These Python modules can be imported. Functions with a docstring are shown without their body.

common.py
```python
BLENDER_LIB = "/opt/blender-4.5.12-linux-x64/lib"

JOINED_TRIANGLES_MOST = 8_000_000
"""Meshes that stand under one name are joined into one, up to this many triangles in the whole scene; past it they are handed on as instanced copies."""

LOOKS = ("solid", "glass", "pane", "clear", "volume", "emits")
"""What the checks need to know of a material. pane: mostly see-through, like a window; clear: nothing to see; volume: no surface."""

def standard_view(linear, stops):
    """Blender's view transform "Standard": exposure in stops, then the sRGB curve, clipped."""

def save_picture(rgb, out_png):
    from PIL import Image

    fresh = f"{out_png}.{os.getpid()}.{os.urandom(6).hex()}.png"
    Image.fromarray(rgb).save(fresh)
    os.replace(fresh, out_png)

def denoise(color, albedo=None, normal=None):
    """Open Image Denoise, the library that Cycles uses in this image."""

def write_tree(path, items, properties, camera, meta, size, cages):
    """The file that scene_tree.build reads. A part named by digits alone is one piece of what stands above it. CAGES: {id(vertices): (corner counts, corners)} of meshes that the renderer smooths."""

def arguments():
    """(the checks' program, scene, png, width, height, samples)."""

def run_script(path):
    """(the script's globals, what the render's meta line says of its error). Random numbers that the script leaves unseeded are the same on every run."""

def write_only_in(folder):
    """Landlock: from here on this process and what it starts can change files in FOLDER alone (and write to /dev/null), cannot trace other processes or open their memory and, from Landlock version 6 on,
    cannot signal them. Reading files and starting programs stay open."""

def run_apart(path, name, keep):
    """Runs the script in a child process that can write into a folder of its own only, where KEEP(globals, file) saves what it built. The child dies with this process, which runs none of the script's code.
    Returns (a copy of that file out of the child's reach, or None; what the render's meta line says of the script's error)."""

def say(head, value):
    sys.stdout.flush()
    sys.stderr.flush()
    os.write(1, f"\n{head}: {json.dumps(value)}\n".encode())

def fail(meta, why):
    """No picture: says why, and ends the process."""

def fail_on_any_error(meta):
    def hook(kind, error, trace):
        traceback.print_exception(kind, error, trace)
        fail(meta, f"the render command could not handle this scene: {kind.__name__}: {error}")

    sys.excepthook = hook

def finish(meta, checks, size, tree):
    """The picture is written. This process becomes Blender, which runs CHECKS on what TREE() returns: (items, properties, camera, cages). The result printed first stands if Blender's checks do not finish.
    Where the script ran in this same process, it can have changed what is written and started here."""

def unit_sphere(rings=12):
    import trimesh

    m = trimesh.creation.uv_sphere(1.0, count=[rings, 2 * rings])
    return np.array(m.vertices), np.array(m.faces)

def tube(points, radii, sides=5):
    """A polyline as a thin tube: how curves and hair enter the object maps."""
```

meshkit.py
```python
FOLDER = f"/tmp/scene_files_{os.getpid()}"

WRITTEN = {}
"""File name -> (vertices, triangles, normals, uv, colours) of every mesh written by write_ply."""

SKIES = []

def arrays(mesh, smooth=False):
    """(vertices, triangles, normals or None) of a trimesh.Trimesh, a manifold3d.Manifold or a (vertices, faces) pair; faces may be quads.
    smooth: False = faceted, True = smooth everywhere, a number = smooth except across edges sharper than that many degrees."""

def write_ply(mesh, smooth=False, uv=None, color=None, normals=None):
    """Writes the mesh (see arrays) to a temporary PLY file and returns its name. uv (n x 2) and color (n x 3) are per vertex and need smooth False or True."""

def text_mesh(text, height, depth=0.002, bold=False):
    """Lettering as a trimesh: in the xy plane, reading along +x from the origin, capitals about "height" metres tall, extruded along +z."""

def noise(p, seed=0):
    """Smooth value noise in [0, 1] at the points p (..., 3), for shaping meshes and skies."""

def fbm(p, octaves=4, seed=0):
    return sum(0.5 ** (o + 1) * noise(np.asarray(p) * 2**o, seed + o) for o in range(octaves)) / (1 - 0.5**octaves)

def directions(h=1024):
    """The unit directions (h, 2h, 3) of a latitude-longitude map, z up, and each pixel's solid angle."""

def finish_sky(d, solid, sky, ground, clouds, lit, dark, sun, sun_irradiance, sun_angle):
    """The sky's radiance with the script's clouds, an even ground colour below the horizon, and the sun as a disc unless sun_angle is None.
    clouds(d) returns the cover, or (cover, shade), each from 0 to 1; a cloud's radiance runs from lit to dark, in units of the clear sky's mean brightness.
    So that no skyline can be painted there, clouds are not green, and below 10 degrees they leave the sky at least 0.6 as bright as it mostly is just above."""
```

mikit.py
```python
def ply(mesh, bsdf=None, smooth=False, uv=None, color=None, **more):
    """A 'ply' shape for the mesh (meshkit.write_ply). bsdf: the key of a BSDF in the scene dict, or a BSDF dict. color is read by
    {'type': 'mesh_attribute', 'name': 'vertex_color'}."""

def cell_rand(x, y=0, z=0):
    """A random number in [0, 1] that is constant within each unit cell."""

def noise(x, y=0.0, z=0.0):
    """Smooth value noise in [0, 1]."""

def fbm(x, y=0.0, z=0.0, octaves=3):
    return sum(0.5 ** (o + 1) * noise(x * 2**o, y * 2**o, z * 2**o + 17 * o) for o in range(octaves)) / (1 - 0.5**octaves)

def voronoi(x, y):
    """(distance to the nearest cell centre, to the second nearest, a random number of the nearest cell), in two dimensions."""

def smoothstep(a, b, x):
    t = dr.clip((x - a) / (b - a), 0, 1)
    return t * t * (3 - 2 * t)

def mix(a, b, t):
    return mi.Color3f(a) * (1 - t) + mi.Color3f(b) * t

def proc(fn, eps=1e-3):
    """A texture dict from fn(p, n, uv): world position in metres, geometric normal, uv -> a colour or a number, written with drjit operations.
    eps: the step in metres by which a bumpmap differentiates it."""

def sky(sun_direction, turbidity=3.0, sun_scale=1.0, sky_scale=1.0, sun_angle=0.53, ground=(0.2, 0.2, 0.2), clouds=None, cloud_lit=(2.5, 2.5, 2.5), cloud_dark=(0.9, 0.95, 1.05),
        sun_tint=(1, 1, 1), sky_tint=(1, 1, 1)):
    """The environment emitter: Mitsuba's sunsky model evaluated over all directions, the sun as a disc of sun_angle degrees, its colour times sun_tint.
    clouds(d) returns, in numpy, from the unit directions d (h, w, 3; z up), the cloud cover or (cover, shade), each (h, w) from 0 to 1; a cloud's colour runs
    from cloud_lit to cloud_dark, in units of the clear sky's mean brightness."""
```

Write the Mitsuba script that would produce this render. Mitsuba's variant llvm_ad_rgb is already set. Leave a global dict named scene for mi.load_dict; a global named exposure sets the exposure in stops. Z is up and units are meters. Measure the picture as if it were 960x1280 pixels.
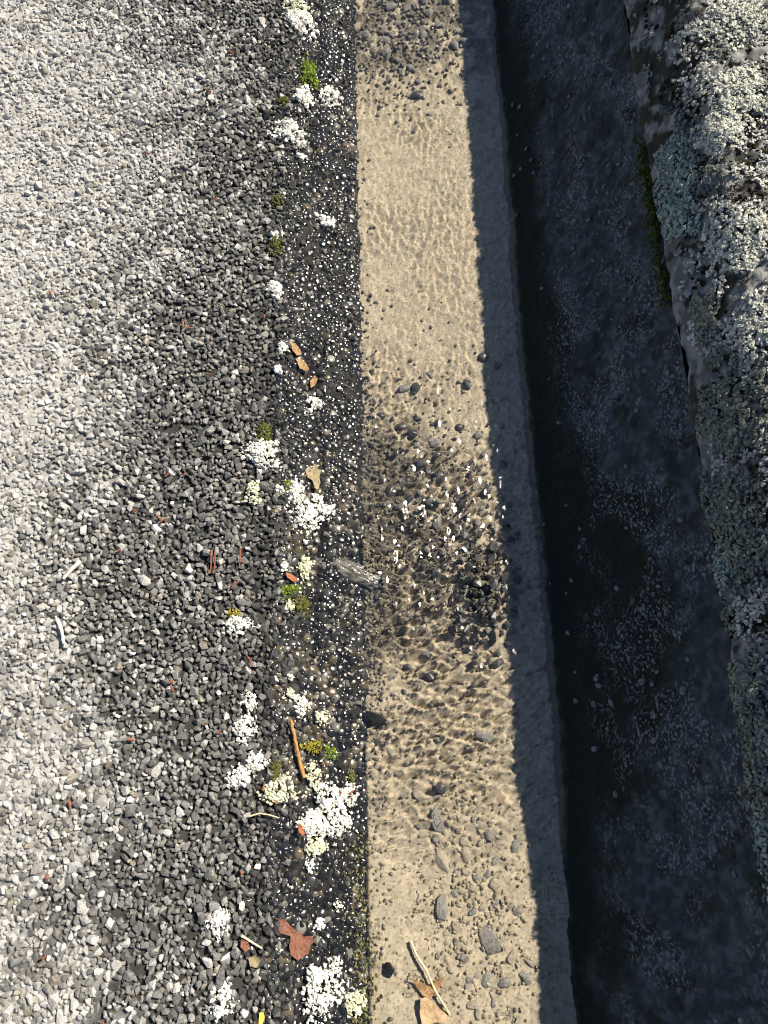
import math, random
import numpy as np
import drjit as dr
import mitsuba as mi
import mikit, meshkit, trimesh
from mikit import noise, fbm, voronoi, smoothstep, mix, proc
from scipy.spatial import cKDTree, ConvexHull
from scipy.ndimage import gaussian_filter

T = mi.ScalarTransform4f
random.seed(7)
R = np.random.default_rng(7)
scene, labels = {}, {}

# ------------------------------------------------------------------ camera, sky, exposure
F, CX, CY = 960.0, 480.0, 640.0          # the photograph is 960 x 1280
H_CAM = 1.25
_cam = lambda px, py: np.stack([(np.asarray(px, float) - CX) / F, (np.asarray(py, float) - CY) / F, np.ones_like(np.asarray(px, float))], -1)
yc = _cam(400, -2300); yc /= np.linalg.norm(yc)           # world +Y seen from the camera
zc = -_cam(488, 952.5); zc -= yc * (zc @ yc); zc /= np.linalg.norm(zc)
xc = np.cross(yc, zc)
W2C = np.stack([xc, yc, zc], 1)                           # columns: world axes in camera space
CAM = np.array([0, 0, H_CAM])
fwd, upv = W2C.T @ np.array([0, 0, 1.0]), W2C.T @ np.array([0, -1.0, 0])
scene['camera'] = {'type': 'perspective', 'fov': math.degrees(2 * math.atan(CX / F)), 'fov_axis': 'x', 'near_clip': 0.05, 'far_clip': 500.0,
                   'to_world': T().look_at(origin=CAM.tolist(), target=(CAM + fwd).tolist(), up=upv.tolist())}
SUN_EL, SUN_AZ = math.radians(46.2), math.radians(32)
SUN = (math.cos(SUN_EL) * math.cos(SUN_AZ), math.cos(SUN_EL) * math.sin(SUN_AZ), math.sin(SUN_EL))
scene['sky'] = mikit.sky(SUN, turbidity=3, sky_scale=0.44, sun_tint=(.925, 1.0, 1.10), sky_tint=(1.06, 1.0, .96))
exposure = 2.45

# ------------------------------------------------------------------ the cross section and where a pixel of the photo lies on it
PX = np.array([-6, -0.26, -0.175, -0.045, -0.030, 0.262, 0.441, 0.437, 0.500, 0.530, 0.62, 0.95])
PZ = np.array([.060, .056, .046, -.002, -.012, -.012, .256, .262, .345, .358, .368, .372])
def prof(x): return np.interp(x, np.delete(PX, 6), np.delete(PZ, 6))

def at(px, py):
    """the point of the cross section that a pixel of the photograph shows"""
    d = W2C.T @ _cam(px, py)
    t = np.linspace(0.6, 3.0, 6000)
    p = CAM + t[:, None] * d
    k = np.argmax(p[:, 2] <= prof(p[:, 0]))
    return p[k]
def project(p):
    c = (np.asarray(p) - CAM) @ W2C.T
    return np.stack([CX + F * c[..., 0] / c[..., 2], CY + F * c[..., 1] / c[..., 2]], -1), c[..., 2]
def in_view(p, m=20):
    q, z = project(p)
    return (q[..., 0] > -m) & (q[..., 0] < 960 + m) & (q[..., 1] > -m) & (q[..., 1] < 1280 + m) & (z > 0)
def mm(px, py): return 1.0 * np.linalg.norm(at(px, py) - CAM) / F   # metres per photo pixel there (across)

# ------------------------------------------------------------------ materials
def rgb(*c): return {'type': 'rgb', 'value': list(c)}
def two(b): return {'type': 'twosided', 'nested': b}
VC = {'type': 'mesh_attribute', 'name': 'vertex_color'}
def bsdf(key, color, rough=0.8, spec=0.3, bump=None, bscale=1.0, eps=4e-4, **kw):
    b = {'type': 'principled', 'base_color': color, 'roughness': rough, 'specular': spec, **kw}
    if bump is not None:
        b = {'type': 'bumpmap', 'arbitrary': proc(bump, eps), 'scale': bscale, 'bsdf': b}
    scene[key] = two(b)
grain = lambda p, n, uv: fbm(p.x * 900, p.y * 900, p.z * 900, 2)
bsdf('mat_stone_vc', VC, 0.45, 0.5, grain, 0.0005)
bsdf('mat_binder', VC, 0.9, 0.2, grain, 0.0007)
bsdf('mat_wet', VC, 0.6, 0.15)
bsdf('mat_wetgrain', VC, 0.23, 1.0)
bsdf('mat_wetstone', VC, 0.28, 0.5, grain, 0.0002)
bsdf('mat_silt', VC, 0.75, 0.25, grain, 0.0003)
bsdf('mat_wall', VC, 0.85, 0.2, lambda p, n, uv: fbm(p.x * 420, p.y * 420, p.z * 420, 3), 0.0030)
def wallspeck(p, n, uv):
    return smoothstep(.48, .80, fbm(p.x * 300, p.y * 300, p.z * 300, 3)) * smoothstep(.40, .62, fbm(p.x * 16 + 3, p.y * 16, p.z * 16, 3)) * smoothstep(.03, .10, p.z)
bsdf('mat_speck_dry', rgb(.24, .25, .275), 0.85, 0.2)
scene['mat_wall_specked'] = {'type': 'blendbsdf', 'weight': proc(wallspeck), 'a': {'type': 'ref', 'id': 'mat_wall'}, 'b': {'type': 'ref', 'id': 'mat_speck_dry'}}
bsdf('mat_coping', VC, 0.9, 0.2, lambda p, n, uv: fbm(p.x * 500, p.y * 500, p.z * 500, 3), 0.0016)
bsdf('mat_lichen_vc', VC, 0.95, 0.1)
bsdf('mat_moss_vc', VC, 0.95, 0.1)
def speck(a, b, s=700, lo=.45, hi=.6):
    return proc(lambda p, n, uv: mix(a, b, smoothstep(lo, hi, fbm(p.x * s, p.y * s, p.z * s, 3))))
CHIP = [((.52, .52, .51), (.38, .38, .373)), ((.45, .45, .443), (.31, .31, .304)), ((.28, .282, .275), (.16, .161, .156)),
        ((.175, .177, .172), (.09, .091, .089)), ((.60, .60, .58), (.46, .46, .45)), ((.29, .27, .235), (.16, .15, .12)), ((.075, .077, .078), (.035, .036, .037))]
for i, (a, b) in enumerate(CHIP): bsdf(f'mat_chip_{i}', speck(a, b), {2: .36, 3: .33, 6: .22}.get(i, .65), 0.6)
bsdf('mat_pebble_silted', speck((.33, .295, .225), (.24, .22, .175), 500), 0.8, 0.2)
bsdf('mat_pebble_grey', speck((.21, .205, .185), (.13, .13, .125), 500), 0.7, 0.3)
bsdf('mat_pebble_dark', speck((.055, .058, .06), (.025, .027, .03), 500), 0.38, 0.5)
bsdf('mat_pebble_black', speck((.018, .02, .022), (.01, .011, .012), 500), 0.22, 0.5)
bsdf('mat_speckstone', speck((.22, .22, .24), (.12, .12, .13), 500), 0.85, 0.2)
# the water film: clear, with the few per cent that a water surface mirrors
scene['mat_water'] = {'type': 'mask', 'opacity': .06, 'nested': two({'type': 'roughconductor', 'material': 'none', 'alpha': .07})}

# ------------------------------------------------------------------ helpers
def grid(us, vs, fn):
    """mesh of the points fn(U, V) -> (..., 3); us runs across, vs along"""
    U, V = np.meshgrid(us, vs)
    P = fn(U, V)
    n, m = P.shape[:2]
    i = np.arange(n * m).reshape(n, m)
    q = np.stack([i[:-1, :-1], i[:-1, 1:], i[1:, 1:], i[1:, :-1]], -1).reshape(-1, 4)
    return P, np.vstack([q[:, [0, 1, 2]], q[:, [0, 2, 3]]])
def fine(a, b, step, lo, hi, grow=1.45):
    """values lo .. hi, fine between a and b, coarser and coarser outside"""
    mid = list(np.arange(a, b, step))
    s, x, left = step, a, []
    while x - s * grow > lo: s *= grow; x -= s; left.append(x)
    if lo < a: left.append(lo)
    s, x, right = step, mid[-1], []
    while x + s * grow < hi: s *= grow; x += s; right.append(x)
    if hi > b: right.append(hi)
    return np.array(left[::-1] + mid + right)
Y0, Y1 = -0.46, 1.80          # the stretch that the photograph sees, with a margin
YLO, YHI = -7.0, 9.0
def n3(x, y, f, seed=0, z=0.0): return meshkit.noise(np.stack([x * f, y * f, np.zeros_like(x) + z], -1), seed)
def f3(x, y, f, seed=0, o=3, z=0.0): return meshkit.fbm(np.stack([x * f, y * f, np.zeros_like(x) + z], -1), o, seed)
def sst(a, b, x): t = np.clip((x - a) / (b - a), 0, 1); return t * t * (3 - 2 * t)
def lerp(a, b, t): return np.asarray(a) * (1 - t[..., None]) + np.asarray(b) * t[..., None]
def put(key, mesh, mat, label=None, cat=None, group=None, kind=None, smooth=True, color=None, **kw):
    scene[key] = mikit.ply(mesh, mat, smooth=smooth, color=color, **kw)
    tag(key, label, cat, group, kind)
def tag(key, label=None, cat=None, group=None, kind=None):
    d = {k: v for k, v in (('label', label), ('category', cat), ('group', group), ('kind', kind)) if v}
    if d: labels[key] = d
COUNT = {}
def num(name):
    k = COUNT.get(name, 0); COUNT[name] = k + 1
    return name if k == 0 else f'{name}_{k:03d}'
def rotm(n=1):
    q = R.normal(size=(n, 4)); q /= np.linalg.norm(q, axis=1, keepdims=True)
    w, x, y, z = q.T
    return np.stack([1 - 2 * (y * y + z * z), 2 * (x * y - z * w), 2 * (x * z + y * w), 2 * (x * y + z * w), 1 - 2 * (x * x + z * z), 2 * (y * z - x * w),
                     2 * (x * z - y * w), 2 * (y * z + x * w), 1 - 2 * (x * x + y * y)], -1).reshape(-1, 3, 3)
def zrot(a):
    c, s, o = np.cos(a), np.sin(a), np.zeros_like(a)
    return np.stack([c, -s, o, s, c, o, o, o, o + 1], -1).reshape(-1, 3, 3)
def tilt(amount, n):
    """small random tilts"""
    a, b = R.normal(size=(2, n)) * amount
    o, i = np.zeros(n), np.ones(n)
    return np.stack([i, o, a, o, i, b, -a, -b, i], -1).reshape(-1, 3, 3)
def frame(nrm):
    """rotations that carry +z to the given normals"""
    n = nrm / np.linalg.norm(nrm, axis=-1, keepdims=True)
    h = np.where(np.abs(n[:, 1:2]) < .9, [[0, 1.0, 0]], [[1.0, 0, 0]])
    x = np.cross(h, n); x /= np.linalg.norm(x, axis=1, keepdims=True)
    return np.stack([x, np.cross(n, x), n], -1)
def scatter(variants, which, M, pos):
    """one mesh of variants[which[i]] under the 3x3 matrices M at pos; also how many vertices each copy has"""
    vs, fs, ids, base = [], [], [], 0
    for k, (v, f) in enumerate(variants):
        i = np.nonzero(which == k)[0]
        if not len(i): continue
        P = np.einsum('nij,vj->nvi', M[i], v) + pos[i][:, None]
        vs.append(P.reshape(-1, 3))
        fs.append((f[None] + (np.arange(len(i)) * len(v))[:, None, None]).reshape(-1, 3) + base)
        ids.append(np.repeat(i, len(v)))
        base += len(i) * len(v)
    return (np.vstack(vs), np.vstack(fs)), np.concatenate(ids)
def hull_stone(k, sharp=0.0, n=26):
    r = np.random.default_rng(k)
    p = r.normal(size=(n, 3)); p /= np.linalg.norm(p, axis=1, keepdims=True)
    p = np.sign(p) * np.abs(p) ** (1 - sharp * .35)
    p *= (1 + .12 * r.normal(size=(n, 1)))
    p *= [1.0, r.uniform(.62, .88), r.uniform(.5, .75)]
    h = trimesh.convex.convex_hull(p)
    return np.array(h.vertices), np.array(h.faces)
CHIPS = [hull_stone(100 + k, .6, 20) for k in range(14)]
ROUND = [hull_stone(300 + k, 0, 40) for k in range(10)]
def blob(k, sub, amp):
    r = np.random.default_rng(k)
    m = trimesh.creation.icosphere(subdivisions=sub)
    v = np.array(m.vertices)
    v = v * (1 + amp * (meshkit.fbm(v * 1.6 + 10 * k, 2, k) - .5)[:, None] * 2)
    return v, np.array(m.faces)
BLOB0 = [blob(k, 0, .5) for k in range(8)]
def leaflet(k):
    r = np.random.default_rng(900 + k); n = 9
    a = np.arange(n) * 2 * np.pi / n + r.normal(size=n) * .12
    q = r.uniform(.65, 1.2, n)
    rim = np.c_[q * np.cos(a), q * np.sin(a), r.normal(size=n) * .35 + .25]
    mid = np.c_[.5 * np.cos(a), .5 * np.sin(a), r.normal(size=n) * .12 + .30]
    low = np.c_[.8 * q * np.cos(a), .8 * q * np.sin(a), rim[:, 2] - .35]
    v = np.vstack([mid, rim, low, [[0, 0, .12]], [[0, 0, -.5]]])
    f = []
    for i in range(n):
        j = (i + 1) % n
        f += [[3 * n, i, j], [i, n + i, n + j], [i, n + j, j], [n + i, 2 * n + i, 2 * n + j], [n + i, 2 * n + j, n + j], [2 * n + i, 3 * n + 1, 2 * n + j]]
    return v, np.array(f)
LEAFLETS = [leaflet(k) for k in range(10)]
BLOB1 = [blob(50 + k, 1, .6) for k in range(8)]
def pack(area, classes, seed, tight=.86):
    """random packing of discs: area = (x0, x1, y0, y1), classes = [(radius, tries)]; returns positions and radii"""
    r = np.random.default_rng(seed)
    x0, x1, y0, y1 = area
    cell = 0.02
    P, Q = [], []
    cells = {}
    rmax = max(c[0] for c in classes) * 1.15
    for rad, tries in classes:
        X = r.uniform(x0, x1, tries); Y = r.uniform(y0, y1, tries); S = rad * r.uniform(.85, 1.15, tries)
        if P:                                    # throw out quickly those too near to earlier classes
            d, j = cKDTree(np.array(P)).query(np.stack([X, Y], 1), k=4)
            Qa = np.append(np.array(Q), 0)
            ok = (d > (Qa[np.minimum(j, len(Q))] + S[:, None]) * tight).all(1)
            X, Y, S = X[ok], Y[ok], S[ok]
        new = len(P)
        for x, y, s in zip(X, Y, S):
            a, b = int(x // cell), int(y // cell)
            good = True
            for i in (a - 1, a, a + 1):
                for j2 in (b - 1, b, b + 1):
                    for (u, w, q) in cells.get((i, j2), ()):
                        if (u - x) ** 2 + (w - y) ** 2 < ((q + s) * tight) ** 2: good = False; break
                    if not good: break
                if not good: break
            if good:
                cells.setdefault((a, b), []).append((x, y, s)); P.append((x, y)); Q.append(s)
    return np.array(P), np.array(Q)

# ------------------------------------------------------------------ ground, far round everything
P, f = grid(np.linspace(-60, 60, 40), np.linspace(-60, 60, 40), lambda U, V: np.stack([U, V, -0.25 + 0 * U], -1))
bsdf('mat_ground', proc(lambda p, n, uv: mix((.07, .08, .035), (.12, .10, .06), fbm(p.x * 3, p.y * 3, 0, 4))), 0.95, 0.1)
put('ground', (P.reshape(-1, 3), f), 'mat_ground', 'dull grassy earth around the road and the wall', kind='structure')

# ------------------------------------------------------------------ asphalt road
def damp(x, y):
    """0 = dry and dusty .. 1 = damp and dark; an uneven tide mark along the gutter"""
    edge = -0.38 + .16 * (f3(x, y, 3.1, 3) - .5) * 2 + .05 * (y - .5)
    return sst(-.33, .23, x - edge + .16 * (f3(x, y, 24, 5) - .5) * 2)
def road_z(x, y):
    z = np.interp(x, PX[:5], PZ[:5])
    return z + .004 * (f3(x, y, 9, 1) - .5) * sst(-.05, -.12, x)
XR = -0.17
xs, ys = fine(-1.25, XR, .006, -6, XR), fine(Y0, Y1, .006, YLO, YHI)
def road_pts(U, V):
    k = damp(U, V)
    z = road_z(U, V) - .0014 - .0040 * np.sqrt(k) + .003 * (f3(U, V, 160, 9) - .5)
    return np.stack([U, V, z], -1)
P, f = grid(xs, ys, road_pts)
x, y = P[..., 0], P[..., 1]
k = damp(x, y)
col = lerp([.40, .40, .392], [.050, .051, .048], sst(0, .7, k)) * (.7 + .6 * n3(x, y, 300, 4))[..., None]
bare = sst(.52, .62, f3(x, y, 70, 6))
col = lerp(1, .0, bare * 0)[..., :1] * col
put('asphalt_road', (P.reshape(-1, 3), f), 'mat_binder', 'grey coarse asphalt road, dusty and dry at the left and damp dark near the gutter', kind='structure', color=col.reshape(-1, 3))


area = (-1.22, XR + .06, Y0, Y1)
pos, rad = pack(area, [(.0082, 1000), (.0066, 5000), (.0054, 22000), (.0043, 60000), (.0034, 80000), (.0026, 90000)], 11, .73)
keep = in_view(np.c_[pos, 0 * rad + .05], 40) & (R.random(len(pos)) > .09 * sst(.2, .6, damp(pos[:, 0], pos[:, 1]))) & (R.random(len(pos)) > sst(-.004, .05, pos[:, 0] - XR + .05 * (f3(pos[:, 0], pos[:, 1], 18, 19) - .5)))
pos, rad = pos[keep], rad[keep]
k = damp(pos[:, 0], pos[:, 1]); wetk = sst(XR - .075, XR + .005, pos[:, 0] + .05 * (f3(pos[:, 0], pos[:, 1], 22, 20) - .5))
N = len(pos)
which = R.integers(0, len(CHIPS), N)
M = np.einsum('nij,njk->nik', tilt(.36, N), zrot(R.uniform(0, 2 * np.pi, N))) * (rad * R.uniform(.98, 1.25, N))[:, None, None] * np.array([1, 1, 1.0])
z = np.where(pos[:, 0] > XR, np.interp(pos[:, 0], PX[:5], PZ[:5]) + .001, road_z(pos[:, 0], pos[:, 1])) - rad * (.40 - .14 * k) + R.normal(size=N) * .0016
P3 = np.c_[pos, z]
u = R.random(N)
dusty = np.clip(1 - k + .26 * R.normal(size=N), 0, 1) > .58
pick = np.where(dusty, np.select([u < .36, u < .78, u < .84, u < .89], [0, 1, 4, 5], 2), np.select([u < .012, u < .20 * (1 - k), u < .80 - .55 * k, u < .955, u < .965], [0, 1, 2, 3, 4], 5))
pick = np.where(R.random(N) < .8 * wetk, 6, pick)
apparent = rad / np.linalg.norm(P3 - CAM, axis=1) * in_view(P3, -4)
big = np.argsort(-apparent)[:300]
meshes = [mikit.ply(v, None) for v in CHIPS]
for i in big:
    m4 = np.eye(4); m4[:3, :3] = M[i]; m4[:3, 3] = P3[i]
    scene[num('asphalt_road__stone')] = {**meshes[which[i]], 'to_world': T(m4), 'bsdf': {'type': 'ref', 'id': f'mat_chip_{pick[i]}'}}
rest = np.setdiff1d(np.arange(N), big)
m, ids = scatter(CHIPS, which[rest], M[rest], P3[rest])
chipcol = np.array([np.mean(c, 0) for c in CHIP])[pick] * R.uniform(.82, 1.15, (N, 1))
put('asphalt_road__chippings', m, 'mat_stone_vc', kind='stuff', smooth=False, color=chipcol[rest][ids])

# the broken wet edge of the asphalt, sloping down to the water under a film of water
xs, ys = np.arange(XR - .02, -.002, .0022), fine(Y0, Y1, .0024, YLO, YHI)
def edge_pts(U, V):
    z = np.interp(U, PX[:5], PZ[:5])
    wob = .010 * (f3(U * 0, V, 7, 21) - .5) + .006 * (f3(U, V, 30, 22) - .5) * 2
    z = z + wob * sst(XR - .02, XR + .03, U) * sst(-.02, -.06, U) - .0035 * sst(XR + .02, XR - .02, U)
    groove = .0075 * np.exp(-((U + .118 + .016 * (f3(U * 0, V, 5, 24) - .5) * 2) / .013) ** 2) * (.35 + .65 * sst(.35, .6, f3(U * 0, V, 6, 25)))
    z = z - groove + .0012 * (f3(U, V, 150, 26, 2) - .5) + .003 * (f3(U, V, 40, 23, 2) - .5) - .9 * np.maximum(U + .036 + .014 * (f3(U * 0, V, 34, 27, 4) - .5) + .010 * (f3(U, V, 120, 28, 2) - .5), 0)
    return np.stack([U, V, z], -1)
P, f = grid(xs, ys, edge_pts)
x, y = P[..., 0], P[..., 1]
q, _ = project(P)
mud = sst(.50, .66, f3(x, y, 14, 31, 4)) * (.2 + .65 * sst(560, 650, q[..., 1]) * sst(1040, 960, q[..., 1]))
grit = n3(x, y, 260, 32)
col = lerp([.010, .011, .012], [.085, .074, .055], mud * sst(.3, .8, grit))
pale = sst(.80, .9, n3(x, y, 190, 33)) * sst(.45, .6, f3(x, y, 20, 34))
col = lerp(col, [.16, .15, .12], pale)
put('asphalt_road__wet_edge', (P.reshape(-1, 3), f), 'mat_wet', 'black wet crumbling edge of the asphalt', color=col.reshape(-1, 3))

# the grains of the wet edge, each rounded off by its skin of water
def dome(k):
    r = np.random.default_rng(700 + k); n = 11
    a = np.arange(n) * 2 * np.pi / n + r.normal(size=n) * .1
    q = r.uniform(.82, 1.15, n)
    v, f = [[0, 0, 0]], []
    for t in (.22, .45, .72, 1.0):
        v += [[t * q[i] * math.cos(a[i]), t * q[i] * math.sin(a[i]), -.17 * t * t - (.3 if t == 1 else 0)] for i in range(n)]
    for i in range(n):
        j = (i + 1) % n
        f.append([0, 1 + i, 1 + j])
        for m in range(3):
            f += [[1 + m * n + i, 1 + (m + 1) * n + i, 1 + (m + 1) * n + j], [1 + m * n + i, 1 + (m + 1) * n + j, 1 + m * n + j]]
    return np.array(v) + [0, 0, .17], np.array(f)
DOMES = [dome(k) for k in range(8)]
r = np.random.default_rng(31)
wp, wr = pack((XR - .012, -.008, Y0, Y1), [(.0092, 900), (.0076, 3000), (.0060, 9000), (.0046, 22000), (.0034, 30000)], 33, .62)
keep = in_view(np.c_[wp, 0 * wr], 30) & (r.random(len(wp)) < .75 + .25 * sst(.36, .50, f3(wp[:, 0], wp[:, 1], 20, 36, 3)))
wp, wr = wp[keep], wr[keep]
n = len(wp)
e = .004
ez = lambda dx, dy: edge_pts(wp[:, 0] + dx, wp[:, 1] + dy)[:, 2]
wn = np.stack([-(ez(e, 0) - ez(-e, 0)) / (2 * e), -(ez(0, e) - ez(0, -e)) / (2 * e), np.ones(n)], -1) + r.normal(size=(n, 3)) * [.17, .17, 0]
m, ids = scatter(DOMES, r.integers(0, len(DOMES), n), np.einsum('nij,njk->nik', frame(wn), zrot(r.uniform(0, 6.28, n))) * (wr * 1.1)[:, None, None], np.c_[wp, ez(0, 0) + .0002])
_q, _ = project(np.c_[wp, 0 * wr])
mudzone = sst(560, 650, _q[:, 1]) * sst(1040, 960, _q[:, 1])
muddy = sst(.55 - .15 * mudzone, .66 - .1 * mudzone, f3(wp[:, 0], wp[:, 1], 14, 31, 4)) * (.15 + .6 * mudzone)
pal_ = np.array([[.011, .012, .014], [.035, .036, .036], [.12, .115, .10], [.095, .078, .05], [.20, .195, .18]])
pick_ = np.where(r.random(n) < muddy, r.choice(5, n, p=[.1, .2, .3, .35, .05]), r.choice(5, n, p=[.78, .16, .035, .015, .01]))
nc = 2600
cx_, cy_ = r.uniform(XR - .01, -.02, nc), r.uniform(Y0, Y1, nc)
cs = .0024 * (2.9 ** (r.random(nc) ** 1.7))
m2, ids2 = scatter(CHIPS, r.integers(0, len(CHIPS), nc), np.einsum('nij,njk->nik', tilt(.35, nc), zrot(r.uniform(0, 6.28, nc))) * cs[:, None, None], edge_pts(cx_, cy_) + np.c_[0 * cs, 0 * cs, .1 * cs])
c2 = np.array([[.020, .021, .022], [.05, .05, .048], [.12, .115, .105], [.25, .24, .22]])[r.choice(4, nc, p=[.45, .3, .18, .07])] * r.uniform(.7, 1.3, (nc, 1))
put('asphalt_road__wet_chippings', m2, 'mat_wetstone', kind='stuff', smooth=False, color=c2[ids2])
put('asphalt_road__wet_grit', m, 'mat_wetgrain', kind='stuff', smooth=True, color=(pal_[pick_] * r.uniform(.7, 1.3, (n, 1)))[ids])

# ------------------------------------------------------------------ gutter bed of silt
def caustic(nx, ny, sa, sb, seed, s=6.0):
    """density of the caustic light net that water waves would focus on the bed"""
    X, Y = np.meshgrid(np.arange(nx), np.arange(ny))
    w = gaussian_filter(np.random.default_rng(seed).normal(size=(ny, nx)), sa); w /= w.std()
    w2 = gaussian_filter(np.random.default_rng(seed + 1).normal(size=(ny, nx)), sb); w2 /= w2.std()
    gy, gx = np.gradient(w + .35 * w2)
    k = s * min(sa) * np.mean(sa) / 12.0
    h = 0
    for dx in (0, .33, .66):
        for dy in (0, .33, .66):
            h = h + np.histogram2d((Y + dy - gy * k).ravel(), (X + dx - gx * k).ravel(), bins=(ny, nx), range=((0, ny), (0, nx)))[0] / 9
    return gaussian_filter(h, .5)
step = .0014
bx, by = np.arange(-.075, .285, step), np.arange(Y0, Y1, step)
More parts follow.
